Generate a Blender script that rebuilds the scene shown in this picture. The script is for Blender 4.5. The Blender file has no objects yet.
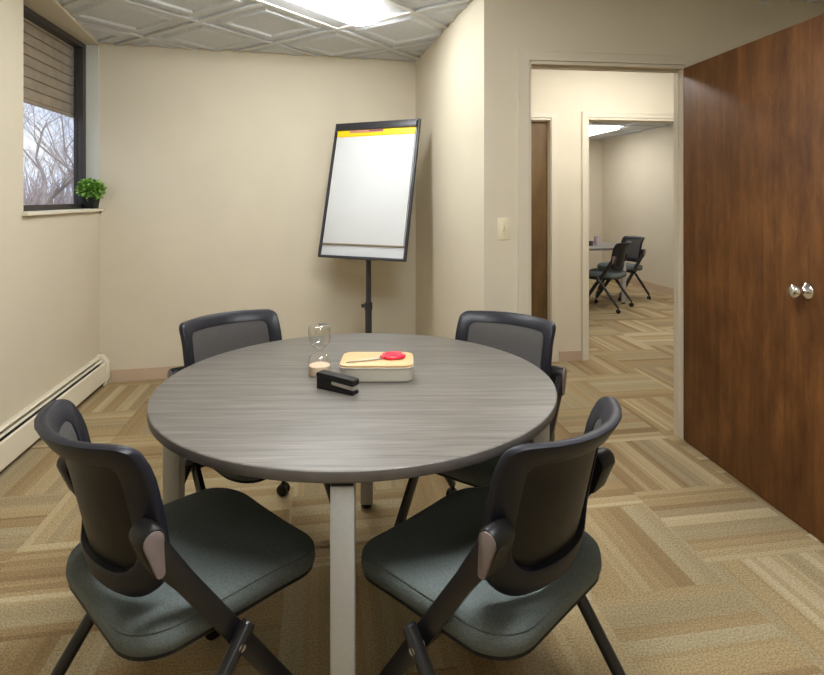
import bpy, bmesh, math, random
from mathutils import Vector, Matrix
random.seed(7)
PI = math.pi
S = bpy.context.scene
COL = S.collection
FPX, HCAM, YH = 570.0, 1.335, 197.0
AX, AY = 0.1593, 0.98723          # room yaw (about 9.17 degrees): depth axis a = (-AX, AY), cross axis b = (AY, AX)
def R2(X, Y): return (AY*X - AX*Y, AX*X + AY*Y)
YAW = math.atan2(AX, AY)

# ------------------------------------------------------------------ materials
def nodes(name):
    m = bpy.data.materials.new(name); m.use_nodes = True
    nt = m.node_tree
    return m, nt, nt.nodes['Principled BSDF']
def N(nt, t, **kw):
    n = nt.nodes.new(t)
    for k, v in kw.items():
        if k.startswith('i_'):
            key = k[2:]; key = int(key) if key.isdigit() else key.replace('_', ' ')
            n.inputs[key].default_value = v
        else: setattr(n, k, v)
    return n
def L(nt, a, b): nt.links.new(a, b)
def ramp(nt, fac, stops, interp='LINEAR'):
    r = nt.nodes.new('ShaderNodeValToRGB'); r.color_ramp.interpolation = interp
    e = r.color_ramp.elements
    while len(e) < len(stops): e.new(0.5)
    for el, (p, c) in zip(e, stops): el.position = p; el.color = (*c, 1)
    L(nt, fac, r.inputs[0]); return r.outputs[0]
def add_bump(nt, p, h, strength, dist=0.002):
    b = N(nt, 'ShaderNodeBump'); b.inputs['Strength'].default_value = strength; b.inputs['Distance'].default_value = dist
    L(nt, h, b.inputs['Height']); L(nt, b.outputs[0], p.inputs['Normal'])
def plain(name, col, rough=0.5, metal=0.0, var=0.06, scale=30, bump=0.0, spec=0.5):
    m, nt, p = nodes(name)
    tc = N(nt, 'ShaderNodeTexCoord'); no = N(nt, 'ShaderNodeTexNoise'); no.inputs['Scale'].default_value = scale
    no.inputs['Detail'].default_value = 4
    L(nt, tc.outputs['Object'], no.inputs['Vector'])
    c = ramp(nt, no.outputs[0], [(0.3, tuple(x*(1-var) for x in col)), (0.7, tuple(min(1, x*(1+var)) for x in col))])
    L(nt, c, p.inputs['Base Color'])
    p.inputs['Roughness'].default_value = rough; p.inputs['Metallic'].default_value = metal
    p.inputs['Specular IOR Level'].default_value = spec
    if bump: add_bump(nt, p, no.outputs[0], bump)
    return m
M = {}
M['wall'] = plain('wall_paint', (0.62, 0.555, 0.435), 0.75, var=0.025, scale=3, spec=0.25)
M['trimpaint'] = plain('trim_paint', (0.62, 0.555, 0.44), 0.5, var=0.02, scale=4)
M['jamb'] = plain('jamb_paint', (0.60, 0.60, 0.54), 0.5, var=0.02)
M['ceil'] = plain('ceiling_tile', (0.61, 0.635, 0.67), 0.9, var=0.06, scale=60, bump=0.3, spec=0.1)
M['tbar'] = plain('ceiling_grid', (0.62, 0.61, 0.57), 0.5, var=0.02)
M['vinyl'] = plain('vinyl_baseboard', (0.50, 0.375, 0.27), 0.55, var=0.04, scale=8)
M['cream'] = plain('cream_enamel', (0.74, 0.68, 0.55), 0.4, var=0.02, scale=5)
M['slot'] = plain('dark_gap', (0.02, 0.02, 0.02), 0.7)
M['ivory'] = plain('ivory_plastic', (0.72, 0.64, 0.46), 0.35, var=0.01)
M['black'] = plain('black_plastic', (0.010, 0.009, 0.009), 0.42, var=0.15, scale=200, spec=0.25)
M['navy'] = plain('black_moulded_plastic', (0.012, 0.012, 0.018), 0.42, var=0.1, scale=200, spec=0.3)
M['blackmetal'] = plain('black_steel', (0.011, 0.010, 0.011), 0.32, var=0.1)
M['cap'] = plain('taupe_cap', (0.16, 0.125, 0.115), 0.35, var=0.05)
M['darkframe'] = plain('dark_window_frame', (0.035, 0.028, 0.026), 0.45)
M['leg'] = plain('silver_powdercoat', (0.42, 0.42, 0.41), 0.42, metal=0.15, var=0.03, scale=80)
M['chrome'] = plain('polished_chrome', (0.80, 0.80, 0.80), 0.12, metal=1.0, var=0.01)
M['steel'] = plain('brushed_steel', (0.62, 0.60, 0.56), 0.3, metal=0.9, var=0.03)
M['tin'] = plain('box_shell', (0.50, 0.46, 0.39), 0.38, metal=0.35, var=0.03)
M['red'] = plain('red_plastic', (0.75, 0.02, 0.055), 0.35, var=0.03)
M['paper'] = plain('white_paper', (0.63, 0.64, 0.65), 0.8, var=0.01, scale=6)
M['whiteboard'] = plain('whiteboard_enamel', (0.66, 0.68, 0.71), 0.25, var=0.01)
M['yellow'] = plain('yellow_strip', (0.86, 0.62, 0.01), 0.5, var=0.02)
M['purple'] = plain('purple_print', (0.20, 0.06, 0.10), 0.6)
M['pinkprint'] = plain('rose_print', (0.50, 0.22, 0.16), 0.6)
M['brownedge'] = plain('pad_bottom_edge', (0.22, 0.16, 0.09), 0.6)
M['easel'] = plain('easel_frame', (0.028, 0.028, 0.032), 0.4)
M['sand'] = plain('sand', (0.80, 0.60, 0.44), 0.9, var=0.08, scale=900)
M['slat'] = plain('brown_slat', (0.33, 0.25, 0.18), 0.6, var=0.18, scale=12)
M['bark'] = plain('bark', (0.50, 0.42, 0.39), 0.9, var=0.2, scale=5)
M['twig'] = plain('twig', (0.62, 0.50, 0.47), 0.9, var=0.15, scale=3)
M['reflector'] = plain('fixture_reflector', (0.36, 0.36, 0.36), 0.5, var=0.02)
M['ground'] = plain('outside_ground', (0.30, 0.25, 0.19), 0.95, var=0.2, scale=1)
M['pinkcup'] = plain('lilac_cup', (0.55, 0.40, 0.50), 0.4)
M['darkcup'] = plain('dark_cup', (0.10, 0.08, 0.07), 0.4)
M['soil'] = plain('potting_soil', (0.04, 0.03, 0.02), 0.9)

def mat_leaf():
    m, nt, p = nodes('leaf')
    tc = N(nt, 'ShaderNodeTexCoord'); no = N(nt, 'ShaderNodeTexNoise'); no.inputs['Scale'].default_value = 45
    L(nt, tc.outputs['Object'], no.inputs['Vector'])
    c = ramp(nt, no.outputs[0], [(0.3, (0.06, 0.17, 0.015)), (0.5, (0.20, 0.42, 0.06)), (0.72, (0.62, 0.75, 0.28))])
    L(nt, c, p.inputs['Base Color']); p.inputs['Roughness'].default_value = 0.4
    return m
M['leaf'] = mat_leaf()

def mat_bamboo():
    m, nt, p = nodes('bamboo_lid')
    tc = N(nt, 'ShaderNodeTexCoord'); mp = N(nt, 'ShaderNodeMapping'); mp.inputs['Scale'].default_value = (4, 120, 40)
    no = N(nt, 'ShaderNodeTexNoise'); no.inputs['Scale'].default_value = 1.5
    L(nt, tc.outputs['Object'], mp.inputs[0]); L(nt, mp.outputs[0], no.inputs['Vector'])
    c = ramp(nt, no.outputs[0], [(0.3, (0.58, 0.35, 0.155)), (0.7, (0.68, 0.45, 0.23))])
    L(nt, c, p.inputs['Base Color']); p.inputs['Roughness'].default_value = 0.5
    return m
M['bamboo'] = mat_bamboo()

def mat_table():
    m, nt, p = nodes('grey_wood_laminate')
    tc = N(nt, 'ShaderNodeTexCoord')
    mp = N(nt, 'ShaderNodeMapping'); mp.inputs['Scale'].default_value = (2.2, 42, 30)
    L(nt, tc.outputs['Object'], mp.inputs[0])
    n1 = N(nt, 'ShaderNodeTexNoise'); n1.inputs['Scale'].default_value = 1.0; n1.inputs['Detail'].default_value = 6; n1.inputs['Roughness'].default_value = 0.65
    L(nt, mp.outputs[0], n1.inputs['Vector'])
    mp2 = N(nt, 'ShaderNodeMapping'); mp2.inputs['Scale'].default_value = (7, 190, 60)
    L(nt, tc.outputs['Object'], mp2.inputs[0])
    n2 = N(nt, 'ShaderNodeTexNoise'); n2.inputs['Scale'].default_value = 1.0; n2.inputs['Detail'].default_value = 3
    L(nt, mp2.outputs[0], n2.inputs['Vector'])
    ad = N(nt, 'ShaderNodeMath', operation='MULTIPLY_ADD'); ad.inputs[1].default_value = 0.45
    L(nt, n2.outputs[0], ad.inputs[0])
    sc = N(nt, 'ShaderNodeMath', operation='MULTIPLY'); sc.inputs[1].default_value = 0.6
    L(nt, n1.outputs[0], sc.inputs[0]); L(nt, sc.outputs[0], ad.inputs[2])
    c = ramp(nt, ad.outputs[0], [(0.36, (0.078, 0.067, 0.057)), (0.52, (0.128, 0.113, 0.098)), (0.68, (0.185, 0.167, 0.148))])
    L(nt, c, p.inputs['Base Color']); p.inputs['Roughness'].default_value = 0.42
    add_bump(nt, p, ad.outputs[0], 0.12, 0.001)
    return m
M['table'] = mat_table()
M['tableedge'] = plain('table_edge_band', (0.105, 0.092, 0.085), 0.5, var=0.12, scale=20)

def mat_door(name='door_veneer', k=1.0):
    m, nt, p = nodes(name)
    tc = N(nt, 'ShaderNodeTexCoord')
    mp = N(nt, 'ShaderNodeMapping'); mp.inputs['Scale'].default_value = (26, 26, 1.6)
    L(nt, tc.outputs['Object'], mp.inputs[0])
    n1 = N(nt, 'ShaderNodeTexNoise'); n1.inputs['Scale'].default_value = 1.0; n1.inputs['Detail'].default_value = 7; n1.inputs['Roughness'].default_value = 0.6; n1.inputs['Distortion'].default_value = 0.4
    L(nt, mp.outputs[0], n1.inputs['Vector'])
    mp2 = N(nt, 'ShaderNodeMapping'); mp2.inputs['Scale'].default_value = (9, 9, 3.0)
    L(nt, tc.outputs['Object'], mp2.inputs[0])
    n2 = N(nt, 'ShaderNodeTexNoise'); n2.inputs['Scale'].default_value = 1.0; n2.inputs['Detail'].default_value = 6; n2.inputs['Roughness'].default_value = 0.65
    L(nt, mp2.outputs[0], n2.inputs['Vector'])
    mx = N(nt, 'ShaderNodeMath', operation='MULTIPLY_ADD'); mx.inputs[1].default_value = 0.68
    L(nt, n2.outputs[0], mx.inputs[0])
    sc = N(nt, 'ShaderNodeMath', operation='MULTIPLY'); sc.inputs[1].default_value = 0.32
    L(nt, n1.outputs[0], sc.inputs[0]); L(nt, sc.outputs[0], mx.inputs[2])
    c = ramp(nt, mx.outputs[0], [(0.34, tuple(k*x for x in (0.068, 0.025, 0.0075))), (0.5, tuple(k*x for x in (0.125, 0.050, 0.014))), (0.68, tuple(k*x for x in (0.215, 0.092, 0.027)))])
    L(nt, c, p.inputs['Base Color']); p.inputs['Roughness'].default_value = 0.55; p.inputs['Specular IOR Level'].default_value = 0.25
    return m
M['door'] = mat_door()
M['halldoor'] = mat_door('hall_door_veneer', 1.0)
for nd_ in M['halldoor'].node_tree.nodes:
    if nd_.type == 'VALTORGB':
        for el, c_ in zip(nd_.color_ramp.elements, ((0.085, 0.045, 0.016), (0.125, 0.070, 0.026), (0.17, 0.10, 0.04))): el.color = (*c_, 1)

def mat_weave(name, c0, c1, scale, rough, strength):
    m, nt, p = nodes(name)
    tc = N(nt, 'ShaderNodeTexCoord')
    w1 = N(nt, 'ShaderNodeTexWave'); w1.bands_direction = 'X'; w1.inputs['Scale'].default_value = scale
    w2 = N(nt, 'ShaderNodeTexWave'); w2.bands_direction = 'Y'; w2.inputs['Scale'].default_value = scale*0.8
    w3 = N(nt, 'ShaderNodeTexWave'); w3.bands_direction = 'Z'; w3.inputs['Scale'].default_value = scale
    for w in (w1, w2, w3): L(nt, tc.outputs['Object'], w.inputs['Vector'])
    a = N(nt, 'ShaderNodeMath', operation='MULTIPLY'); L(nt, w1.outputs['Fac'], a.inputs[0]); L(nt, w2.outputs['Fac'], a.inputs[1])
    b = N(nt, 'ShaderNodeMath', operation='ADD'); L(nt, a.outputs[0], b.inputs[0])
    h = N(nt, 'ShaderNodeMath', operation='MULTIPLY'); h.inputs[1].default_value = 0.4; L(nt, w2.outputs['Fac'], h.inputs[0]); L(nt, h.outputs[0], b.inputs[1])
    c = ramp(nt, b.outputs[0], [(0.1, c0), (0.9, c1)])
    L(nt, c, p.inputs['Base Color']); p.inputs['Roughness'].default_value = rough; p.inputs['Specular IOR Level'].default_value = 0.3
    p.inputs['Sheen Weight'].default_value = 0.15
    add_bump(nt, p, b.outputs[0], strength, 0.001)
    return m
M['fabric'] = plain('grey_green_fabric', (0.110, 0.127, 0.123), 0.88, var=0.38, scale=420, bump=0.5, spec=0.25)
M['mesh'] = plain('grey_mesh', (0.082, 0.076, 0.073), 0.75, var=0.45, scale=700, bump=0.3, spec=0.2)

def mat_carpet():
    m, nt, p = nodes('striped_carpet_tile')
    g = N(nt, 'ShaderNodeNewGeometry')
    mp = N(nt, 'ShaderNodeMapping'); mp.vector_type = 'POINT'
    mp.inputs['Rotation'].default_value = (0, 0, -YAW)
    L(nt, g.outputs['Position'], mp.inputs[0])
    sx = N(nt, 'ShaderNodeSeparateXYZ'); L(nt, mp.outputs[0], sx.inputs[0])
    def mth(op, a, b=None, c=None):
        n = N(nt, 'ShaderNodeMath', operation=op)
        for i, v in enumerate((a, b, c)):
            if v is None: continue
            if isinstance(v, (int, float)): n.inputs[i].default_value = v
            else: L(nt, v, n.inputs[i])
        return n.outputs[0]
    s = 0.505
    x = mth('DIVIDE', mth('SUBTRACT', sx.outputs[0], 1.396), s)
    i = mth('FLOOR', x)
    y = mth('DIVIDE', mth('SUBTRACT', sx.outputs[1], mth('MULTIPLY_ADD', i, 0.1, 1.88)), s)
    j = mth('FLOOR', y)
    par = mth('FLOORED_MODULO', mth('ADD', i, j), 2.0)           # 0: stripes along X (vary with y)
    fx = mth('FRACT', x); fy = mth('FRACT', y)
    t = mth('ADD', mth('MULTIPLY', par, fx), mth('MULTIPLY', mth('SUBTRACT', 1.0, par), fy))
    cv = N(nt, 'ShaderNodeCombineXYZ'); L(nt, i, cv.inputs[0]); L(nt, j, cv.inputs[1])
    wn = N(nt, 'ShaderNodeTexWhiteNoise', noise_dimensions='2D'); L(nt, cv.outputs[0], wn.inputs['Vector'])
    seed = mth('MULTIPLY', wn.outputs['Value'], 400.0)
    v1 = N(nt, 'ShaderNodeTexVoronoi', voronoi_dimensions='1D'); v1.inputs['Scale'].default_value = 1.0
    L(nt, mth('MULTIPLY_ADD', t, 6.6, seed), v1.inputs['W'])
    v2 = N(nt, 'ShaderNodeTexVoronoi', voronoi_dimensions='1D'); v2.inputs['Scale'].default_value = 1.0
    L(nt, mth('MULTIPLY_ADD', t, 17.0, seed), v2.inputs['W'])
    s1 = N(nt, 'ShaderNodeSeparateColor'); L(nt, v1.outputs['Color'], s1.inputs[0])
    s2 = N(nt, 'ShaderNodeSeparateColor'); L(nt, v2.outputs['Color'], s2.inputs[0])
    f = mth('ADD', mth('MULTIPLY', s1.outputs[0], 0.62), mth('MULTIPLY', s2.outputs[0], 0.38))
    c = ramp(nt, f, [(0.08, (0.255, 0.170, 0.085)), (0.26, (0.315, 0.220, 0.112)), (0.42, (0.355, 0.255, 0.132)),
                     (0.58, (0.385, 0.288, 0.155)), (0.72, (0.42, 0.325, 0.185)), (0.9, (0.50, 0.405, 0.255))])
    # a little grey-green in some stripes
    mg = N(nt, 'ShaderNodeMix', data_type='RGBA'); mg.inputs[7].default_value = (0.35, 0.295, 0.185, 1)
    gf = mth('MULTIPLY', mth('GREATER_THAN', s1.outputs[1], 0.7), 0.5)
    L(nt, gf, mg.inputs[0]); L(nt, c, mg.inputs[6])
    no = N(nt, 'ShaderNodeTexNoise'); no.inputs['Scale'].default_value = 160; no.inputs['Detail'].default_value = 3
    L(nt, g.outputs['Position'], no.inputs['Vector'])
    k = ramp(nt, no.outputs[0], [(0.30, (0.60, 0.60, 0.61)), (0.70, (1.17, 1.17, 1.19))])
    mm = N(nt, 'ShaderNodeMix', data_type='RGBA', blend_type='MULTIPLY'); mm.inputs[0].default_value = 1.0
    L(nt, mg.outputs[2], mm.inputs[6]); L(nt, k, mm.inputs[7])
    L(nt, mm.outputs[2], p.inputs['Base Color'])
    p.inputs['Roughness'].default_value = 0.95; p.inputs['Specular IOR Level'].default_value = 0.1
    add_bump(nt, p, no.outputs[0], 0.5, 0.004)
    return m
M['carpet'] = mat_carpet()

def mat_glass(name, tint, refl, base=0.03):
    m = bpy.data.materials.new(name); m.use_nodes = True; nt = m.node_tree; nt.nodes.clear()
    o = N(nt, 'ShaderNodeOutputMaterial'); t = N(nt, 'ShaderNodeBsdfTransparent'); gl = N(nt, 'ShaderNodeBsdfGlossy')
    t.inputs[0].default_value = (*tint, 1); gl.inputs['Roughness'].default_value = 0.03
    lw = N(nt, 'ShaderNodeLayerWeight'); lw.inputs['Blend'].default_value = 0.5
    pw = N(nt, 'ShaderNodeMath', operation='POWER'); pw.inputs[1].default_value = 4.0; L(nt, lw.outputs['Facing'], pw.inputs[0])
    ml = N(nt, 'ShaderNodeMath', operation='MULTIPLY_ADD'); ml.inputs[1].default_value = refl; ml.inputs[2].default_value = base; L(nt, pw.outputs[0], ml.inputs[0])
    mx = N(nt, 'ShaderNodeMixShader'); L(nt, ml.outputs[0], mx.inputs[0]); L(nt, t.outputs[0], mx.inputs[1]); L(nt, gl.outputs[0], mx.inputs[2])
    L(nt, mx.outputs[0], o.inputs[0]); return m
M['glass'] = mat_glass('window_glass', (0.97, 0.98, 0.98), 0.5)
M['bulb'] = mat_glass('hourglass_glass', (0.95, 0.95, 0.94), 0.9, 0.10)

def mat_emit(name, col, s):
    m = bpy.data.materials.new(name); m.use_nodes = True; nt = m.node_tree; nt.nodes.clear()
    o = N(nt, 'ShaderNodeOutputMaterial'); e = N(nt, 'ShaderNodeEmission'); e.inputs[0].default_value = (*col, 1); e.inputs[1].default_value = s
    L(nt, e.outputs[0], o.inputs[0]); return m
M['lens'] = mat_emit('light_lens', (0.97, 1.0, 0.995), 37.0)
M['lensback'] = mat_emit('light_lens_overhead', (0.97, 1.0, 0.995), 68.0)
M['fillrear'] = mat_emit('fill_lens_rear', (0.97, 1.0, 0.995), 9.0)
M['fillhall'] = mat_emit('fill_lens_hall', (1.0, 1.0, 0.97), 34.0)
M['lensfar'] = mat_emit('light_lens_far', (1.0, 1.0, 0.98), 12.0)

# ------------------------------------------------------------------ mesh builder
class MB:
    def __init__(s): s.bm = bmesh.new()
    def box(s, c, size, rot=None, bev=0.0, seg=2):
        b = bmesh.new(); bmesh.ops.create_cube(b, size=1.0)
        bmesh.ops.scale(b, vec=size, verts=b.verts)
        if bev: bmesh.ops.bevel(b, geom=b.edges[:], offset=bev, segments=seg, affect='EDGES', profile=0.5)
        mt = Matrix.Translation(c) @ (rot.to_4x4() if rot is not None else Matrix.Identity(4))
        bmesh.ops.transform(b, matrix=mt, verts=b.verts); s.join(b); return s
    def join(s, b):
        me = bpy.data.meshes.new('tmp'); b.to_mesh(me); b.free(); s.bm.from_mesh(me); bpy.data.meshes.remove(me)
    def loops(s, loops, closed=True, cap0=True, cap1=True, wrap=False):
        vs = [[s.bm.verts.new(p) for p in lp] for lp in loops]
        n = len(vs[0]); rng = len(vs) if wrap else len(vs)-1
        for i in range(rng):
            A, B = vs[i], vs[(i+1) % len(vs)]
            for k in range(n if closed else n-1):
                try: s.bm.faces.new((A[k], A[(k+1) % n], B[(k+1) % n], B[k]))
                except ValueError: pass
        if not wrap and closed:
            if cap0: s.bm.faces.new(list(reversed(vs[0])))
            if cap1: s.bm.faces.new(vs[-1])
        return s
    def lathe(s, prof, n=40, c=(0, 0, 0), rot=None):
        c = Vector(c); lps = []
        for r, z in prof:
            lp = []
            for k in range(n):
                v = Vector((max(r, 1e-5)*math.cos(2*PI*k/n), max(r, 1e-5)*math.sin(2*PI*k/n), z))
                if rot is not None: v = rot @ v
                lp.append(v + c)
            lps.append(lp)
        return s.loops(lps)
    def tube(s, pts, r, n=12, sect=None):
        pts = [Vector(p) for p in pts]; m = len(pts)
        if not hasattr(r, '__len__'): r = [r]*m
        up = Vector((0, 0, 1)); lps = []
        T0 = (pts[1]-pts[0]).normalized()
        nrm = T0.cross(up) if abs(T0.dot(up)) < 0.95 else T0.cross(Vector((1, 0, 0)))
        nrm.normalize()
        for i in range(m):
            if i == 0: T = pts[1]-pts[0]
            elif i == m-1: T = pts[-1]-pts[-2]
            else: T = (pts[i+1]-pts[i]).normalized()+(pts[i]-pts[i-1]).normalized()
            T.normalize(); nrm = (nrm - T*nrm.dot(T)).normalized(); bi = T.cross(nrm)
            if sect: lps.append([pts[i]+nrm*a+bi*b for a, b in sect])
            else: lps.append([pts[i]+nrm*math.cos(2*PI*k/n)*r[i]+bi*math.sin(2*PI*k/n)*r[i] for k in range(n)])
        return s.loops(lps)
    def prism(s, poly, z0, z1):
        return s.loops([[(x, y, z0) for x, y in poly], [(x, y, z1) for x, y in poly]])
    def build(s, name, mat, parent=None, smooth=True, angle=40):
        bmesh.ops.recalc_face_normals(s.bm, faces=s.bm.faces[:])
        me = bpy.data.meshes.new(name); s.bm.to_mesh(me); s.bm.free()
        mats = mat if isinstance(mat, (list, tuple)) else [mat]
        for x in mats: me.materials.append(x)
        if smooth:
            for p in me.polygons: p.use_smooth = True
            me.set_sharp_from_angle(angle=math.radians(angle))
        o = bpy.data.objects.new(name, me); COL.objects.link(o)
        if parent is not None: o.parent = parent
        return o
def rrect(w, d, r, nc=8, ns=4):
    """rounded rectangle outline, half sizes w,d, counter-clockwise"""
    pts = []; r = min(r, w-1e-4, d-1e-4)
    cs = [(w-r, d-r, 0), (-w+r, d-r, 90), (-w+r, -d+r, 180), (w-r, -d+r, 270)]
    for q, (cx, cy, a0) in enumerate(cs):
        for k in range(nc+1):
            a = math.radians(a0+90*k/nc); pts.append((cx+r*math.cos(a), cy+r*math.sin(a)))
        nx = cs[(q+1) % 4]; a = math.radians(nx[2]); ex, ey = nx[0]+r*math.cos(a), nx[1]+r*math.sin(a)
        px, py = pts[-1]
        for k in range(1, ns): pts.append((px+(ex-px)*k/ns, py+(ey-py)*k/ns))
    return pts
def rrect2(w, d, rt, rb, nc=8, ns=4):
    pts = []
    cs = [(w-rt, d-rt, 0, rt), (-w+rt, d-rt, 90, rt), (-w+rb, -d+rb, 180, rb), (w-rb, -d+rb, 270, rb)]
    for q, (cx, cy, a0, r) in enumerate(cs):
        for k in range(nc+1):
            a = math.radians(a0+90*k/nc); pts.append((cx+r*math.cos(a), cy+r*math.sin(a)))
        nx = cs[(q+1) % 4]; a = math.radians(nx[2]); ex, ey = nx[0]+nx[3]*math.cos(a), nx[1]+nx[3]*math.sin(a)
        px, py = pts[-1]
        for k in range(1, ns): pts.append((px+(ex-px)*k/ns, py+(ey-py)*k/ns))
    return pts
def tag(o, label=None, cat=None, group=None, kind=None):
    if label: o['label'] = label
    if cat: o['category'] = cat
    if group: o['group'] = group
    if kind: o['kind'] = kind
    return o
def thing(name, label, cat, loc=(0, 0, 0), rz=0, group=None, kind=None):
    o = bpy.data.objects.new(name, None); COL.objects.link(o); o.empty_display_size = 0.1
    o.location = loc; o.rotation_euler = (0, 0, rz)
    return tag(o, label, cat, group, kind)
def struct(o, label=None, cat=None): return tag(o, label, cat, None, 'structure')
def dup(root, loc, rz, label, group=None):
    r = root.copy(); COL.objects.link(r); r.location = loc; r.rotation_euler = (0, 0, rz); r['label'] = label
    if group: r['group'] = group
    for ch in list(root.children):
        c = ch.copy(); COL.objects.link(c); c.parent = r
        for g in list(ch.children):
            d = g.copy(); COL.objects.link(d); d.parent = c
    return r

# ------------------------------------------------------------------ the shell
ZC = 2.428
C1 = Vector((-2.24, 4.09)); C2 = Vector((0.03, 4.63)); C3 = Vector((0.378, 2.99))
HL = Vector((0.620, 3.0205)); HR = Vector((1.49, 3.13))
XL = -1.561
def seg(mb, p, q, z0, z1, th):
    """wall prism from p to q, thickness th to the left of p->q"""
    p = Vector(p); q = Vector(q); d = (q-p).normalized(); n = Vector((-d.y, d.x))*th
    mb.prism([p, q, q+n, p+n], z0, z1)
ZT = 2.62
mb = MB()
mb.prism([R2(-1.9, -1.9), R2(6.5, -1.9), R2(6.5, 11.5), R2(-1.9, 11.5)], -0.12, 0.0)
struct(mb.build('floor', M['carpet'], smooth=False), 'striped tan and gold carpet tile floor', 'floor')

# left wall with the window recess running up to the ceiling
Wn, Wf = 3.33, 4.393
mb = MB()
mb.prism([R2(XL, -1.7), R2(XL, Wn), R2(XL-0.24, Wn), R2(XL-0.24, -1.7)], 0, ZT)
mb.prism([R2(XL, Wn), R2(XL, Wf+0.02), R2(XL-0.24, Wf+0.02), R2(XL-0.24, Wn)], 0, 1.236)
mb.prism([R2(XL-0.02, Wn), R2(XL-0.02, Wf+0.02), R2(XL-0.24, Wf+0.02), R2(XL-0.24, Wn)], 2.455, ZT)
struct(mb.build('wall_left', M['wall'], smooth=False), 'beige wall with the window and heater', 'wall')
mb = MB(); d = (C2-C1).normalized()
dp = Vector((-d.y, d.x)); mb.prism([C1-d*0.10, C2+d*0.15, C2+d*0.15+dp*0.14, C1-d*0.16+dp*0.14], 0, ZT)
struct(mb.build('wall_back', M['wall'], smooth=False), 'beige wall behind the flip chart', 'wall')
mb = MB()
dn = (C3-C2).normalized(); nn = Vector((-dn.y, dn.x))
dd = (HL-C3).normalized()
mb.prism([C2, C3, C3+dd*0.12+Vector((-0.01, 0.13)), C2+Vector((0.14, 0.0))], 0, ZT)
struct(mb.build('wall_right', M['wall'], smooth=False), 'bright beige side wall of the flip chart alcove', 'wall')
# wall with the doorway (lintel above)
DW = 0.082
dw = (HR-C3).normalized(); HE = HR + dw*0.98
mb = MB()
seg(mb, C3, HL, 0, ZT, DW); seg(mb, HR, HE, 0, ZT, DW); seg(mb, HL, HR, 2.055, ZT, DW)
struct(mb.build('wall_door', M['wall'], smooth=False), 'beige wall with the open doorway and light switch', 'wall')
mb = MB(); seg(mb, HE, R2(2.58, -1.7), 0, ZT, 0.12)
struct(mb.build('wall_side', M['wall'], smooth=False), 'beige wall behind the open door', 'wall')
mb = MB(); seg(mb, R2(2.7, -1.7), R2(-1.8, -1.7), 0, ZT, 0.12)
struct(mb.build('wall_front', M['wall'], smooth=False), 'beige wall behind the viewer', 'wall')
# hall
hd = Vector((0.9915, 0.130)); hn = Vector((-0.130, 0.9915))
H0 = Vector((1.2, 4.64))
def hp(s): return H0 + hd*s
def s_at(px):   # along the hall wall where the image column px falls
    k = (px-412)/FPX
    return (k*H0.y-H0.x)/(hd.x-k*hd.y)
sD0, sD1 = s_at(550.5)-0.86, s_at(550.5); sO0, sO1 = s_at(587.3), s_at(587.3)+0.92
mb = MB(); HT = 0.12; ZD2 = 1.985
seg(mb, hp(-1.1), hp(sD0), 0, ZT, HT); seg(mb, hp(sD1), hp(sO0), 0, ZT, HT); seg(mb, hp(sO1), hp(3.2), 0, ZT, HT)
seg(mb, hp(sD0), hp(sD1), 1.975, ZT, HT); seg(mb, hp(sO0), hp(sO1), ZD2, ZT, HT)
struct(mb.build('wall_hall', M['wall'], smooth=False), 'beige hallway wall seen through the doorway', 'wall')
mb = MB(); seg(mb, hp(3.2), HE+Vector((0.3, 0)), 0, ZT, 0.12)
struct(mb.build('wall_hall_end', M['wall'], smooth=False), 'beige hallway end wall', 'wall')
# far room
FC = Vector((3.22, 9.65)); fa = Vector((-AX, AY)); fb = Vector((AY, AX))
mb = MB(); seg(mb, FC-fb*3.6, FC+fb*0.12, 0, ZT, 0.12)
struct(mb.build('wall_far_back', M['wall'], smooth=False), 'beige end wall of the far room', 'wall')
mb = MB(); seg(mb, FC, FC-fa*4.75, 0, ZT, 0.12)
struct(mb.build('wall_far_right', M['wall'], smooth=False), 'beige side wall of the far room', 'wall')
mb = MB(); seg(mb, FC-fb*3.5-fa*5.1, FC-fb*3.5, 0, ZT, 0.12)
struct(mb.build('wall_far_left', M['wall'], smooth=False), 'beige left wall of the far room', 'wall')

# ceiling: diagonal grid of square tiles with a stepped centre panel
P0 = Vector((-0.49, 3.727)); e1 = Vector((0.824, -0.566)); e2 = Vector((-0.566, -0.824)); G = 0.61
def ceiling(name, z, origin, u, v, ri, rj, skip, bounds, label):
    mb = MB(); bm = mb.bm
    def quad(ps, mi):
        f = bm.faces.new([bm.verts.new(p) for p in ps]); f.material_index = mi
    for i in ri:
        for j in rj:
            if (i, j) in skip: continue
            o = origin + u*(i*G) + v*(j*G)
            def ring(off, zz): return [Vector((*(o+u*a+v*b), zz)) for a, b in ((off, off), (G-off, off), (G-off, G-off), (off, G-off))]
            lv = [(0.0, z, 1), (0.012, z, 1), (0.012, z+0.016, 0), (0.070, z+0.018, 0), (0.092, z+0.001, 0), (0.122, z+0.001, 0), (0.138, z+0.012, 0)]
            rs = [ring(a, b) for a, b, _ in lv]
            for k in range(len(rs)-1):
                for q in range(4):
                    quad([rs[k][q], rs[k][(q+1) % 4], rs[k+1][(q+1) % 4], rs[k+1][q]], lv[k+1][2])
            quad(rs[-1], 0)
    bmesh.ops.remove_doubles(bm, verts=bm.verts[:], dist=1e-5)
    for co, no in bounds:
        bmesh.ops.bisect_plane(bm, geom=bm.verts[:]+bm.edges[:]+bm.faces[:], plane_co=(*co, 0), plane_no=(*no, 0), clear_outer=True)
    for f in bm.faces[:]:
        f.normal_update()
        if f.normal.z > 0 and abs(f.normal.z) > 0.5: f.normal_flip()
    me = bpy.data.meshes.new(name); bm.to_mesh(me); bm.free()
    me.materials.append(M['ceil']); me.materials.append(M['tbar'])
    o = bpy.data.objects.new(name, me); COL.objects.link(o)
    return struct(o, label, 'ceiling')
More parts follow.
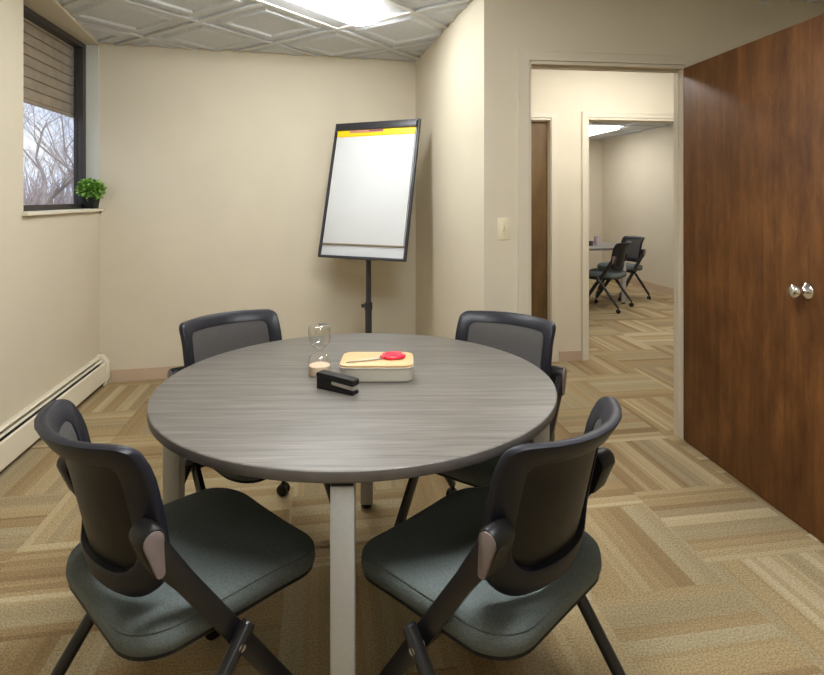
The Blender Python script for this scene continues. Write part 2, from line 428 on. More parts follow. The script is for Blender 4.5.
L1 = [(0, 0), (0, 1)]; L2 = [(3, 2), (3, 3), (5, 4), (5, 5)]
bA, bB = Vector((-AX, AY)), Vector((AY, AX))
ceiling('ceiling', ZC, P0, e1, e2, range(-9, 11), range(-9, 12), set(L1+L2),
        [(R2(-1.8, 0), -bB), (R2(5.6, 0), bB), (R2(0, -1.8), -bA), (hp(0)+hn*0.35, hn)], 'white stepped ceiling tiles in a diagonal grid')
ZF = 2.3
ceiling('ceiling', ZF, FC-fb*0.61*2, fb, -fa, range(-5, 3), range(0, 9), {(0, 1), (0, 2), (0, 5), (0, 6)},
        [(FC+fb*0.06, fb), (FC-fb*3.55, -fb), (FC+fa*0.06, fa), (hp(0)+hn*0.06, -hn)], 'pale tiled ceiling of the far room')

# drywall strip closing the wedge between the tiles and the left wall, and the head of the window recess
mb = MB()
w0 = Vector((-1.991, 3.197)); cdir = (w0-C1)
far = C1 + (C1-w0)*0.02
near = C1 + cdir*3.0
mb.prism([far, near, R2(XL-0.1, near.y*0.98), R2(XL-0.2, 4.393)], 2.418, 2.47)
struct(mb.build('trim_1', M['wall'], smooth=False), 'narrow beige drywall strip between ceiling tiles and window', 'trim')

# ------------------------------------------------------------------ window
win = struct(thing('window_1', None, None), 'tall fixed window in a dark frame with pale jamb', 'window')
wx = XL-0.085
def wbox(mb, X0, X1, Y0, Y1, z0, z1): mb.prism([R2(X0, Y0), R2(X1, Y0), R2(X1, Y1), R2(X0, Y1)], z0, z1)
mb = MB()
wbox(mb, wx-0.06, wx, 4.325, 4.392, 1.254, 2.43); wbox(mb, wx-0.06, wx, 3.30, 3.345, 1.254, 2.43)
wbox(mb, wx-0.06, wx, 3.345, 4.325, 1.254, 1.288); wbox(mb, wx-0.06, wx, 3.345, 4.325, 2.385, 2.43)
mb.build('window_frame', M['darkframe'], win, smooth=False)
mb = MB(); wbox(mb, wx-0.040, wx-0.034, 3.345, 4.325, 1.288, 2.385); mb.build('pane', M['glass'], win, smooth=False)
mb = MB(); wbox(mb, wx-0.07, XL+0.030, Wn-0.02, 4.388, 1.236, 1.254); mb.build('window_sill', M['cream'], win, smooth=False)
mb = MB(); wbox(mb, wx, XL-0.002, 4.378, 4.392, 1.254, 2.43); mb.build('window_jamb', M['jamb'], win, smooth=False)

# wooden slat blind, half lowered behind the glass line of the recess
bl = thing('window_blind', 'brown wooden slat blind half lowered over the window', 'blind', (*R2(wx-0.075, 3.84), 1.905), YAW)
nsl = 8
for k in range(nsl):
    mb = MB()
    z = 0.040 + k*0.065
    mb.box((0, 0, z), (0.022, 1.03, 0.055), bev=0.002); mb.box((-0.006, 0, z), (0.006, 1.03, 0.0655))
    mb.build('slat', M['slat'], bl)
mb = MB(); mb.box((0, 0, 0.0), (0.022, 1.03, 0.02), bev=0.003); mb.build('bottom_rail', M['slat'], bl)
mb = MB(); mb.box((0, 0, 0.562), (0.035, 1.03, 0.03), bev=0.003); mb.build('head_rail', M['slat'], bl)

# ------------------------------------------------------------------ trim
mb = MB(); n = Vector((d.y, -d.x))
seg(mb, C1+n*0.010+d*0.075, C2+n*0.010-d*0.01, 0, 0.088, 0.010)
struct(mb.build('baseboard_back', M['vinyl'], smooth=False), 'tan vinyl baseboard under the back wall', 'baseboard')
mb = MB(); nr = Vector((dn.y, -dn.x))
seg(mb, C2+nr*0.008+dn*0.01, C3+nr*0.008, 0, 0.088, 0.008)
struct(mb.build('baseboard_right', M['vinyl'], smooth=False), 'tan vinyl baseboard under the alcove side wall', 'baseboard')
nd = Vector((dw.y, -dw.x))
mb = MB(); seg(mb, C3+nd*0.008, HL+nd*0.008-dw*0.055, 0, 0.088, 0.008)
struct(mb.build('baseboard_door', M['vinyl'], smooth=False), 'tan vinyl baseboard below the light switch', 'baseboard')
mb = MB(); seg(mb, hp(sD1+0.075)-hn*0.008, hp(sO0-0.05)-hn*0.008, 0, 0.08, 0.008)
struct(mb.build('baseboard_hall', M['vinyl'], smooth=False), 'tan vinyl baseboard between the two hallway openings', 'baseboard')
mb = MB(); seg(mb, FC-fb*0.008, FC-fa*4.7-fb*0.008, 0, 0.1, 0.008)
struct(mb.build('baseboard_far', M['vinyl'], smooth=False), 'tan vinyl baseboard in the far room', 'baseboard')
# door casing and jamb lining of the open doorway
def casing(name, p, q, zt, wdt, th, nrm, depth, label, jamb=True, stop=True, right=True):
    mb = MB(); u = (q-p).normalized()
    def bar(a, b, z0, z1, o0, o1):
        A = p+u*a; B = p+u*b; mb.prism([A+nrm*o0, B+nrm*o0, B+nrm*o1, A+nrm*o1], z0, z1)
    W = (q-p).length
    bar(-wdt, -0.004, 0, zt+0.004, -0.001, th); bar(-wdt, W+wdt, zt+0.004, zt+wdt, -0.001, th)
    if right: bar(W+0.004, W+wdt, 0, zt+0.004, -0.001, th)
    bar(-wdt-0.004, -wdt+0.007, 0, zt+wdt+0.003, 0, th+0.004); bar(-wdt-0.003, W+wdt+0.003, zt+wdt-0.007, zt+wdt+0.004, 0, th+0.0035)
    if jamb:
        bar(-0.001, 0.010, 0, zt, -depth-0.004, th*0.6); bar(W-0.003, W+0.001, 0, zt, -depth-0.004, 0.0)
        bar(0, W, zt-0.016, zt+0.002, -depth-0.004, th*0.6)
    if stop:
        bar(0.010, 0.018, 0, zt-0.016, -0.06, -0.035); bar(W-0.009, W-0.003, 0, zt-0.016, -0.06, -0.035)
        bar(0.018, W-0.009, zt-0.028, zt-0.016, -0.06, -0.035)
    return struct(mb.build(name, M['trimpaint'], smooth=False), label, 'door frame')
casing('trim_2', HL, HR, 2.055, 0.058, 0.014, nd, DW, 'beige casing of the near doorway')
casing('trim_3', hp(sO0), hp(sO1), ZD2, 0.045, 0.014, -hn, HT, 'beige casing of the opening to the far room', stop=False)
casing('trim_4', hp(sD0), hp(sD1), 1.975, 0.055, 0.014, -hn, HT, 'beige casing of the closed hallway door')
# closed hallway door
dr = struct(thing('door_2', None, None, (*(hp(sD1-0.011)+hn*0.035), 0.006), math.atan2(hd.y, hd.x)), 'brown veneer door in the hallway', 'door')
mb = MB(); mb.box((-0.412, 0.02, 0.975), (0.822, 0.04, 1.945), bev=0.002); mb.build('door_panel', M['halldoor'], dr)
mb = MB(); ry = Matrix.Rotation(PI/2, 3, 'X')
mb.lathe([(0, 0), (0.03, 0), (0.03, 0.008), (0.012, 0.012), (0.012, 0.04), (0.026, 0.05), (0.026, 0.068), (0.016, 0.076), (0, 0.076)], 24, (-0.76, 0.0, 0.95), ry)
mb.build('door_knob', M['chrome'], dr)

# the open door, hinge at HR
DD = Vector((0.0990, -0.9951)); DOORW = 0.948
ang = math.atan2(DD.y, DD.x)
d1 = struct(thing('door_1', None, None, (HR.x-0.002, HR.y-0.006, 0.006), ang), 'open brown veneer door with chrome knob', 'door')
mb = MB(); mb.box((DOORW/2, 0.022, 1.017), (DOORW, 0.044, 2.034), bev=0.0015); mb.build('door_panel', M['door'], d1)
prof = [(0, 0), (0.032, 0), (0.033, 0.004), (0.030, 0.010), (0.018, 0.016), (0.0115, 0.024), (0.012, 0.034), (0.020, 0.040), (0.0265, 0.048), (0.028, 0.057), (0.0255, 0.066), (0.017, 0.072), (0.008, 0.0735), (0, 0.073)]
for sgn, y in ((1, 0.0), (-1, 0.044)):
    kn = MB(); kn.lathe(prof, 36, (0.862, y, 0.955), Matrix.Rotation(PI/2*sgn, 3, 'X')); kn.build('door_knob', M['chrome'], d1)
mb = MB(); mb.box((DOORW, 0.022, 0.955), (0.003, 0.024, 0.056)); mb.build('latch_plate', M['steel'], d1)
for z in (0.25, 1.02, 1.8):
    mb = MB(); mb.tube([(0.0, 0.046, z-0.045), (0.0, 0.046, z+0.045)], 0.006); mb.build('hinge', M['steel'], d1)

# light switch
sw = HL - dw*(0.631-(503.5-412)/FPX*3.01)/dw.x
sp = Vector(((503.5-412)/FPX*3.005, 0)); sp.y = C3.y + (sp.x-C3.x)*dw.y/dw.x
ls = thing('light_switch', 'ivory toggle light switch on the wall beside the doorway', 'light switch', (*sp, 1.168), math.atan2(dw.y, dw.x))
mb = MB(); mb.box((0, -0.003, 0), (0.070, 0.006, 0.115), bev=0.002); mb.build('wall_plate', M['ivory'], ls)
mb = MB(); mb.box((0, -0.010, 0.004), (0.010, 0.016, 0.022), Matrix.Rotation(0.35, 3, 'X'), bev=0.002); mb.build('toggle', M['ivory'], ls)
for z in (-0.03, 0.03):
    mb = MB(); mb.lathe([(0, 0), (0.003, 0), (0.0025, 0.001), (0, 0.001)], 12, (0, -0.006, z), Matrix.Rotation(PI/2, 3, 'X')); mb.build('screw', M['steel'], ls)

# ------------------------------------------------------------------ baseboard heater
ht = thing('baseboard_heater', 'long cream metal baseboard heater along the left wall', 'heater', (*R2(XL, 1.2), 0), YAW)
y0, y1 = -2.6, 3.165
def hprof(mb, poly, ya, yb):
    mb.loops([[(x, ya, z) for x, z in poly], [(x, yb, z) for x, z in poly]])
mb = MB(); hprof(mb, [(0.001, 0.03), (0.001, 0.205), (0.022, 0.205), (0.030, 0.196), (0.027, 0.190), (0.010, 0.192), (0.010, 0.03)], y0, y1); mb.build('back_plate', M['cream'], ht, smooth=False)
mb = MB(); hprof(mb, [(0.058, 0.168), (0.066, 0.160), (0.070, 0.040), (0.058, 0.026), (0.055, 0.030), (0.064, 0.042), (0.060, 0.156), (0.054, 0.164)], y0, y1); mb.build('front_panel', M['cream'], ht, smooth=False)
mb = MB(); hprof(mb, [(0.036, 0.183), (0.044, 0.178), (0.044, 0.174), (0.036, 0.179)], y0, y1); mb.build('damper', M['cream'], ht, smooth=False)
mb = MB(); hprof(mb, [(0.012, 0.05), (0.012, 0.150), (0.052, 0.150), (0.052, 0.05)], y0, y1-0.02); mb.build('fin_core', M['slot'], ht, smooth=False)
mb = MB(); hprof(mb, [(0.0, 0.012), (0.0, 0.212), (0.036, 0.212), (0.052, 0.192), (0.074, 0.160), (0.076, 0.036), (0.062, 0.020), (0.062, 0.0), (0.050, 0.0), (0.050, 0.012)], y1-0.045, y1+0.012); mb.build('end_cap', M['cream'], ht, smooth=False)

# ------------------------------------------------------------------ ceiling lights
def troffer(u, v, org, z, label, lensmat, lens=(0.22, 0.42), le=(0.05, 1.18)):
    t = thing('ceiling_light', label, 'ceiling light', (*org, z), 0, 'recessed ceiling lights')
    def P(a, b, zz): q = u*a+v*b; return (q.x, q.y, zz)
    mb = MB()
    for a0, a1, b0, b1 in ((0, 0.016, 0, 1.22), (0.594, 0.61, 0, 1.22), (0.016, 0.594, 0, 0.016), (0.016, 0.594, 1.204, 1.22)):
        mb.loops([[P(a0, b0, 0), P(a1, b0, 0), P(a1, b1, 0), P(a0, b1, 0)], [P(a0, b0, 0.03), P(a1, b0, 0.03), P(a1, b1, 0.03), P(a0, b1, 0.03)]])
    mb.build('frame', M['tbar'], t, smooth=False)
    mb = MB(); lp = []
    la, lb = (lens[0]+lens[1])/2, (le[0]+le[1])/2; hw, hb = (lens[1]-lens[0])/2, (le[1]-le[0])/2
    out = rrect(0.294, 0.594, 0.01, 5, 6); inn = rrect(hw+0.01, hb+0.01, 0.075, 5, 6)
    mb.loops([[P(0.305+a, 0.61+b, 0.006) for a, b in out], [P(la+a, lb+b, 0.022) for a, b in inn]], cap0=False, cap1=False)
    mb.build('reflector', M['reflector'], t, smooth=False)
    mb = MB()
    q = rrect(hw, hb, 0.07, 5, 6)
    mb.loops([[P(la+a, lb+b, 0.021) for a, b in q], [P(la+a, lb+b, -0.018) for a, b in q], [P(la+a*0.95, lb+b*0.985, -0.034) for a, b in q], [P(la+a*0.8, lb+b*0.95, -0.042) for a, b in q]])
    mb.build('lens', lensmat, t)
    return t
troffer(e1, e2, P0, ZC, 'bright recessed ceiling light above the flip chart corner', M['lens'])
troffer(e1, e2, P0+e1*(3*G)+e2*(2*G), ZC, 'recessed ceiling light overhead, above the two nearest chairs', M['lensback'])
troffer(e1, e2, P0+e1*(5*G)+e2*(4*G), ZC, 'unseen recessed fill light added behind the viewer', M['fillrear'])  # unseen weak fill lamp, added behind the camera
troffer(fb, -fa, FC-fb*0.61*2-fa*0.61*5, ZF, 'added ceiling light in the far room, out of view above its doorway', M['lensfar'], lens=(0.04, 0.57))  # unseen second lamp, added to brighten the far room floor
troffer(fb, -fa, FC-fb*0.61*2-fa*0.61, ZF, 'recessed ceiling light in the far room, seen through the doorway', M['lensfar'], lens=(0.04, 0.57))
hl = thing('ceiling_light', 'unseen surface light added to light the hallway', 'ceiling light', (1.6, 3.95, ZC-0.06), math.atan2(hd.y, hd.x), 'recessed ceiling lights')  # hall lamp is out of view, added so the hallway is lit
mb = MB(); mb.box((0, 0, 0.04), (1.2, 0.2, 0.03), bev=0.004); mb.build('frame', M['tbar'], hl)
mb = MB(); mb.box((0, 0, 0.005), (1.16, 0.16, 0.04), bev=0.01); mb.build('lens', M['fillhall'], hl)

# ------------------------------------------------------------------ round table
def make_table(label, loc, rz, legrot):
    t = thing('round_table', label, 'table', (*loc, 0), rz)
    mb = MB(); R = 0.630
    mb.lathe([(0, 0.7396), (R-0.004, 0.7396), (R-0.003, 0.7400), (0, 0.7401)], 128)
    bmesh.ops.delete(mb.bm, geom=mb.bm.verts[:], context='VERTS')
    mb.lathe([(0, 0.712), (R-0.004, 0.712), (R-0.001, 0.714), (R, 0.718), (R, 0.735), (R-0.001, 0.738), (R-0.003, 0.7395), (R-0.006, 0.740), (0, 0.740)], 128)
    o = mb.build('tabletop', [M['table'], M['tableedge']], t, angle=30)
    for p in o.data.polygons:
        if p.normal.z < 0.6: p.material_index = 1
    rl = 0.597
    for k in range(4):
        a = legrot + k*PI/2; c, s = math.cos(a), math.sin(a); rm = Matrix.Rotation(a, 3, 'Z')
        mb = MB(); mb.box((c*rl, s*rl, 0.3605), (0.053, 0.053, 0.685), rm, bev=0.003); lg = mb.build('leg', M['leg'], t)
        mb = MB(); mb.lathe([(0, 0), (0.022, 0), (0.022, 0.018), (0, 0.018)], 20, (c*rl, s*rl, 0)); mb.build('foot', M['black'], lg)
        mb = MB(); mb.box((c*rl, s*rl, 0.7075), (0.048, 0.048, 0.009), rm); mb.build('mounting_plate', M['black'], lg)
    for k in range(2):
        a = legrot + k*PI/2; rm = Matrix.Rotation(a, 3, 'Z')
        mb = MB(); mb.box((0, 0, 0.692 - 0.0005*k), (1.07, 0.03, 0.03), rm, bev=0.002); mb.build('cross_rail', M['blackmetal'], t)
    return t
TC = Vector((-0.174, 1.866))
make_table('round grey wood-grain table with silver square legs in the middle of the room', TC, math.radians(1), math.radians(91))

# ------------------------------------------------------------------ nesting chair
def back_map(s, h, off):
    """back shell surface: s across, h up along the back, off towards the sitter"""
    lean = 0.22*h
    lip = 0.0 if h < 0.27 else -2.6*(h-0.27)**2
    q = s/0.212
    y = -0.211 - lean + lip + 0.092*(abs(q)**2.2) - 0.012 + off*math.cos(0.2)
    x = s - off*0.42*q
    z = 0.493 + h*0.948 + off*0.18
    return (x, y, z)
def make_chair(label, group):
    t = thing('nesting_chair', label, 'chair', (0, 0, 0), 0, group)
    # seat cushion
    W, D, RR = 0.236, 0.244, 0.100
    def sl(k, z):
        out = []
        for x, y in rrect(W-k, D-k, max(0.02, RR-k*0.6), 9, 5):
            f = max(0.0, (y-0.10)/0.132); out.append((x, y+0.0, z - 0.018*f*f + 0.010*(x/W)**2*(z > 0.44)))
        return out
    mb = MB()
    mb.loops([sl(0.016, 0.410), sl(0.003, 0.413), sl(0.0, 0.420), sl(-0.002, 0.432), sl(0.0, 0.446), sl(0.004, 0.4485), sl(0.0015, 0.4515), sl(0.006, 0.457), sl(0.022, 0.464), sl(0.06, 0.468), sl(0.12, 0.469), sl(0.2, 0.469)])
    mb.build('seat', M['fabric'], t, angle=60)
    mb = MB()
    mb.loops([sl(0.05, 0.392), sl(0.012, 0.397), sl(0.003, 0.405), sl(0.006, 0.4135)])
    mb.build('seat_pan', M['black'], t)
    # back frame ring + mesh panel
    nC, nS = 8, 8
    hc, hh = 0.185, 0.185
    out = [(x, y+hc) for x, y in rrect2(0.212, 0.187, 0.026, 0.090, nC, nS)]
    inn = [(x, y+0.190) for x, y in rrect2(0.168, 0.134, 0.022, 0.070, nC, nS)]
    out = [(x*(1.0 - 0.06*max(0, (0.2-h)/0.2)), h) for x, h in out]
    inn = [(x*(1.0 - 0.06*max(0, (0.2-h)/0.2)), h) for x, h in inn]
    prof = [(0.0, 0.0), (0.03, 0.75), (0.10, 1.0), (0.88, 1.0), (0.97, 0.9), (1.0, 0.3), (1.0, -0.8), (0.94, -1.0), (0.12, -0.9), (0.03, -0.7)]
    tk = 0.0125
    lps = []
    for (ox, oh), (ix, ih) in zip(out, inn):
        lps.append([back_map(ox+(ix-ox)*w, oh+(ih-oh)*w, o*tk) for w, o in prof])
    mb = MB(); mb.loops(lps, wrap=True); mb.build('back_frame', M['navy'], t, angle=50)
    ic = (0.0, 0.190)
    for off, nm, mt in ((0.0095, 'back_mesh', 'mesh'), (0.003, 'rear_shell', 'black')):
        mb = MB(); lp = []
        for k in (1.012, 0.85, 0.65, 0.45, 0.25, 0.08):
            lp.append([back_map(ic[0]+(x-ic[0])*k, ic[1]+(h-ic[1])*k, off) for x, h in inn])
        mb.loops(lp, cap0=False, cap1=True)
        mb.build(nm, M[mt], t, angle=80)
    for sx in (-1, 1):
        # hub: teardrop block with a lighter cap
        def tear(k, x):
            pts = []
            cy, cz, r = -0.212, 0.664, 0.023*k
            ty, tz, tr = -0.199, 0.598, 0.011*k
            for a in range(-20, 201, 20):
                pts.append((x, cy+r*math.cos(math.radians(a)), cz+r*math.sin(math.radians(a))))
            for a in range(200, 341, 20):
                pts.append((x, ty+tr*math.cos(math.radians(a)), tz+tr*math.sin(math.radians(a))))
            return pts
        mb = MB(); mb.loops([tear(0.9, sx*0.192), tear(1.1, sx*0.199), tear(1.12, sx*0.250), tear(1.0, sx*0.256)])
        hub = mb.build('pivot_hub', M['black'], t)
        mb = MB(); mb.loops([tear(0.92, sx*0.2545), tear(0.90, sx*0.2585), tear(0.8, sx*0.260)]); mb.build('hub_cap', M['cap'], hub)
        # front leg: flat bar from the hub forward to the floor
        mb = MB()
        hw, hx = 0.021, 0.010
        path = [(-0.216, 0.670), (-0.203, 0.640), (-0.178, 0.600), (-0.147, 0.555), (0.015, 0.316), (0.172, 0.082)]
        lp = []
        for q, (yy, zz) in enumerate(path):
            a = path[max(0, q-1)]; b = path[min(len(path)-1, q+1)]
            ty, tz = b[0]-a[0], b[1]-a[1]; n_ = math.hypot(ty, tz); ny, nz = -tz/n_, ty/n_
            w = hw*(1.15 if q < 3 else 1.0)
            lp.append([(sx*0.2445+px_*hx, yy+ny*py_*w, zz+nz*py_*w) for px_, py_ in ((1, -0.85), (1, 0.85), (0.8, 1), (-0.8, 1), (-1, 0.85), (-1, -0.85), (-0.8, -1), (0.8, -1))])
        mb.loops(lp); fl = mb.build('front_leg', M['blackmetal'], t)
        def caster(y, z, x, parent, swivel):
            m2 = MB(); rm = Matrix.Rotation(swivel, 3, 'Z') @ Matrix.Rotation(PI/2, 3, 'Y')
            for o_ in (-0.013, 0.013):
                c_ = Matrix.Rotation(swivel, 3, 'Z') @ Vector((o_, 0, 0))
                m2.lathe([(0, -0.008), (0.019, -0.008), (0.0245, -0.005), (0.0255, 0.0), (0.0245, 0.005), (0.019, 0.008), (0, 0.008)], 24, (x+c_.x, y+c_.y, 0.0255), rm)
            m2.lathe([(0, -0.006), (0.0185, -0.006), (0.0185, 0.006), (0, 0.006)], 20, (x, y, 0.036), rm)
            m2.tube([(x, y, 0.05), (x, y, z)], 0.009)
            m2.build('caster', M['black'], parent)
        caster(0.178, 0.085, sx*0.2445, fl, 0.3*sx)
        # rear leg: round tube pinned to the outside of the bar
        mb = MB(); mb.tube([(sx*0.272, -0.012, 0.411), (sx*0.272, -0.015, 0.408), (sx*0.272, -0.262, 0.075)], [0.013, 0.0165, 0.0165], 16)
        rl = mb.build('rear_leg', M['blackmetal'], t)
        caster(-0.268, 0.085, sx*0.272, rl, -0.5*sx)
        mb = MB(); mb.tube([(sx*0.23, -0.038, 0.374), (sx*0.288, -0.038, 0.374)], 0.008); mb.build('pivot_bolt', M['steel'], rl)
    mb = MB(); mb.tube([(-0.245, -0.038, 0.374), (0.245, -0.038, 0.374)], 0.011)
    mb.box((-0.16, 0.0, 0.385), (0.03, 0.30, 0.022), bev=0.003); mb.box((0.16, 0.0, 0.385), (0.03, 0.30, 0.022), bev=0.003)
    mb.build('crossbar', M['blackmetal'], t)
    return t
GR = 'nesting chairs around the near table'
def face(dx, dy): return math.atan2(dy, dx)-PI/2
ch = make_chair('mesh-back chair with grey-green seat at front left of the table, beside the heater', GR)
ch.location = (-0.547, 1.436, 0); ch.rotation_euler.z = face(0.676, 0.737)
dup(ch, (0.172, 1.437, 0), face(-0.719, 0.695), 'mesh-back chair with grey-green seat at front right of the table, toward the open door')
dup(ch, (-0.577, 2.175, 0), face(0.71, -0.70), 'mesh-back chair behind the table at left, below the bare back wall')
dup(ch, (0.245, 2.135, 0), face(-0.58, -0.81), 'mesh-back chair behind the table at right, below the light switch')
GF = 'chairs in the far room'
f1 = dup(ch, (2.31, 6.88, 0), face(-0.80, 0.60), 'small black chair in the far room turned side-on, nearer the doorway', GF)
f2 = dup(ch, (2.76, 7.58, 0), face(-0.95, -0.30), 'small black chair in the far room standing behind the nearer one', GF)
f1.scale = f2.scale = (0.95, 0.95, 0.95)
make_table('dark round table in the far room seen through both doorways', (2.06, 7.24), 0.3, math.radians(-10-17.2))
def cup(name, label, loc, r, h, mat):
    mb = MB(); mb.lathe([(0, 0), (r*0.8, 0), (r, h), (r*0.93, h), (r*0.74, 0.006), (0, 0.006)], 24)
    o = mb.build(name, mat); o.location = (*loc, 0.7405); tag(o, label, 'cup'); return o
cup('tumbler', 'tall lilac tumbler on the far room table', ((596.5-412)/FPX*7.10, 7.10), 0.030, 0.105, M['pinkcup'])
cup('cup', 'short dark cup on the far room table', ((590.5-412)/FPX*6.98, 6.98), 0.036, 0.055, M['darkcup'])

# ------------------------------------------------------------------ flip chart easel
EY = 0.4426; ET = 0.2405
BCn = Vector((-0.303, 4.026, 1.394))
ez = thing('flip_chart_easel', 'black framed flip chart easel on a single pole in the corner', 'easel', (BCn.x, BCn.y, 0), -EY)
# local frame: x right along the board, y backwards, z up; board leans back by ET
def bp(a, b, o=0.0):      # a across, b up the board, o out of the board towards the viewer
    return Vector((a, b*math.sin(ET)-o*math.cos(ET), BCn.z + b*math.cos(ET)+o*math.sin(ET)))
rotB = Matrix.Rotation(-ET, 3, 'X')
def bbox(mb, a, b, o, w, h, tt, bev=0.002): mb.box(bp(a, b, o), (w, tt, h), rotB, bev=bev)
mb = MB(); bbox(mb, 0, 0, -0.006, 0.665, 0.975, 0.008); mb.build('board', M['whiteboard'], ez)
mb = MB()
for sx in (-1, 1): bbox(mb, sx*0.338, 0, 0, 0.018, 1.004, 0.026, 0.004)
bbox(mb, 0, 0.493, 0, 0.68, 0.016, 0.026, 0.004); bbox(mb, 0, -0.493, 0, 0.68, 0.018, 0.026, 0.004)
mb.build('board_frame', M['easel'], ez)
mb = MB(); bbox(mb, 0, 0.4645, 0.014, 0.655, 0.045, 0.018, 0.004); mb.build('clamp_bar', M['easel'], ez)
mb = MB(); bbox(mb, 0, -0.503, 0.028, 0.24, 0.008, 0.04); mb.build('pen_tray', M['easel'], ez)
px_pole = (367.5-412)/FPX
# pole stands behind the board: local y of the pole
ploc = Vector((-0.016, 0.02))
mb = MB(); pl0 = (ploc.x, ploc.y)
mb.tube([(*pl0, 0.03), (*pl0, 0.585)], 0.024, 20); mb.build('lower_pole', M['easel'], ez)
mb = MB(); mb.tube([(*pl0, 0.54), (*pl0, 1.30)], 0.019, 20); mb.box((ploc.x, ploc.y+0.03, 1.30), (0.06, 0.05, 0.10), rotB, bev=0.006); mb.build('upper_pole', M['easel'], ez)
mb = MB(); mb.lathe([(0, 0), (0.028, 0), (0.028, 0.05), (0.020, 0.055), (0, 0.055)], 24, (*pl0, 0.535)); mb.tube([(ploc.x-0.018, ploc.y, 0.56), (ploc.x-0.052, ploc.y-0.006, 0.56)], 0.014); mb.build('height_knob', M['easel'], ez)
mb = MB(); mb.lathe([(0, 0), (0.27, 0), (0.272, 0.006), (0.265, 0.014), (0.04, 0.026), (0.025, 0.04), (0, 0.04)], 64, (*pl0, 0)); mb.build('base', M['easel'], ez)
# the paper pad hangs from the clamp: a thing of its own
pd = thing('paper_pad', 'large white flip chart pad with yellow header strip hung on the easel', 'paper pad', (BCn.x, BCn.y, 0), -EY)
mb = MB(); bbox(mb, 0, -0.004, 0.005, 0.640, 0.790, 0.010, 0.001); mb.build('sheets', M['paper'], pd)
mb = MB(); bbox(mb, 0, 0.4175, 0.005, 0.640, 0.050, 0.0112, 0.001); strip = mb.build('header_strip', M['yellow'], pd)
mb = MB(); bbox(mb, -0.075, 0.430, 0.0112, 0.28, 0.020, 0.0008, 0); mb.build('printed_band', M['pinkprint'], strip)
mb = MB(); bbox(mb, 0.005, 0.4315, 0.0117, 0.115, 0.012, 0.0008, 0); mb.build('printed_mark', M['purple'], strip)
mb = MB(); bbox(mb, 0, -0.403, 0.006, 0.655, 0.009, 0.012, 0.001); mb.build('bottom_edge', M['brownedge'], pd)

# ------------------------------------------------------------------ things on the table
ZT_ = 0.7404
bx = thing('storage_box', 'silver storage box with pale bamboo lid on the table', 'box', (-0.116, 1.905, ZT_), 0.0)
mb = MB()
mb.loops([[(x, y, z) for x, y in rrect(0.118-k, 0.080-k, 0.030, 8, 3)] for k, z in ((0.004, 0.0), (0.0, 0.004), (0.0, 0.046), (0.002, 0.046))]); mb.build('box_body', M['tin'], bx)
mb = MB()
mb.loops([[(x, y, z) for x, y in rrect(0.119-k, 0.081-k, 0.031, 8, 3)] for k, z in ((0.001, 0.0465), (0.0, 0.048), (0.0, 0.054), (0.003, 0.056))]); lid = mb.build('box_lid', M['bamboo'], bx)
mb = MB(); mb.loops([[(x, y, z) for x, y in rrect(0.1195-k, 0.0815-k, 0.0315, 8, 3)] for k, z in ((0.0, 0.0455), (-0.0012, 0.0465), (0.0, 0.0475))]); mb.build('lid_seal', M['jamb'], bx)

# scissors on the lid
zs = ZT_+0.0562
tip = Vector((-0.213, 1.845)); hnd = Vector((-0.033, 1.922)); sd = (hnd-tip); sl_ = sd.length
sc = thing('scissors', 'red-handled scissors lying on the bamboo lid', 'scissors', (*tip, zs), math.atan2(sd.y, sd.x))
for q, (zz, sy) in enumerate(((0.0005, 1), (0.0030, -1))):
    mb = MB(); pv = 0.115
    pol = [(0.0, 0.0), (0.03, 0.005*sy), (pv, 0.009*sy), (pv+0.03, 0.004*sy), (pv+0.03, -0.006*sy), (pv-0.01, -0.006*sy), (0.03, -0.0015*sy)]
    mb.prism(pol, zz, zz+0.002); mb.build('blade', M['steel'], sc, smooth=False)
    mb = MB(); pts = []
    cx, cy, rx, ry_ = sl_-0.030, 0.0165*sy, 0.030, 0.0120
    for a in range(0, 361, 15): pts.append((cx+rx*math.cos(math.radians(a)), cy+ry_*math.sin(math.radians(a)), 0.0075))
    mb.tube(pts, 0.0062, 10)
    mb.tube([(pv+0.004, 0.002*sy, 0.006), (pv+0.02, 0.004*sy, 0.007), (cx-rx+0.006, cy, 0.0075)], [0.006, 0.0075, 0.0068], 10)
    mb.build('handle', M['red'], sc)
mb = MB(); mb.lathe([(0, 0), (0.005, 0), (0.004, 0.0025), (0, 0.003)], 16, (0.112, 0, 0.005)); mb.build('pivot_screw', M['steel'], sc)

# hourglass
hg = thing('hourglass', 'clear glass hourglass filled with pale sand beside the box', 'hourglass', ((319.5-412)/FPX*1.915, 1.915, ZT_))
Hh = 0.163
pr = [(0.0, 0.0), (0.034, 0.0), (0.0365, 0.003), (0.0370, 0.012), (0.0365, 0.045), (0.033, 0.058), (0.024, 0.069), (0.012, 0.077), (0.0062, 0.0815), (0.012, 0.086), (0.024, 0.094), (0.033, 0.105), (0.0365, 0.118), (0.0370, 0.150), (0.0365, 0.160), (0.034, Hh), (0.0, Hh)]
mb = MB(); mb.lathe(pr, 48); mb.build('glass_bulb', M['bulb'], hg, angle=60)
mb = MB(); mb.lathe([(0, 0.0015), (0.0345, 0.0015), (0.0355, 0.004), (0.0355, 0.030), (0.030, 0.0335), (0.015, 0.037), (0, 0.038)], 40); mb.build('sand', M['sand'], hg)

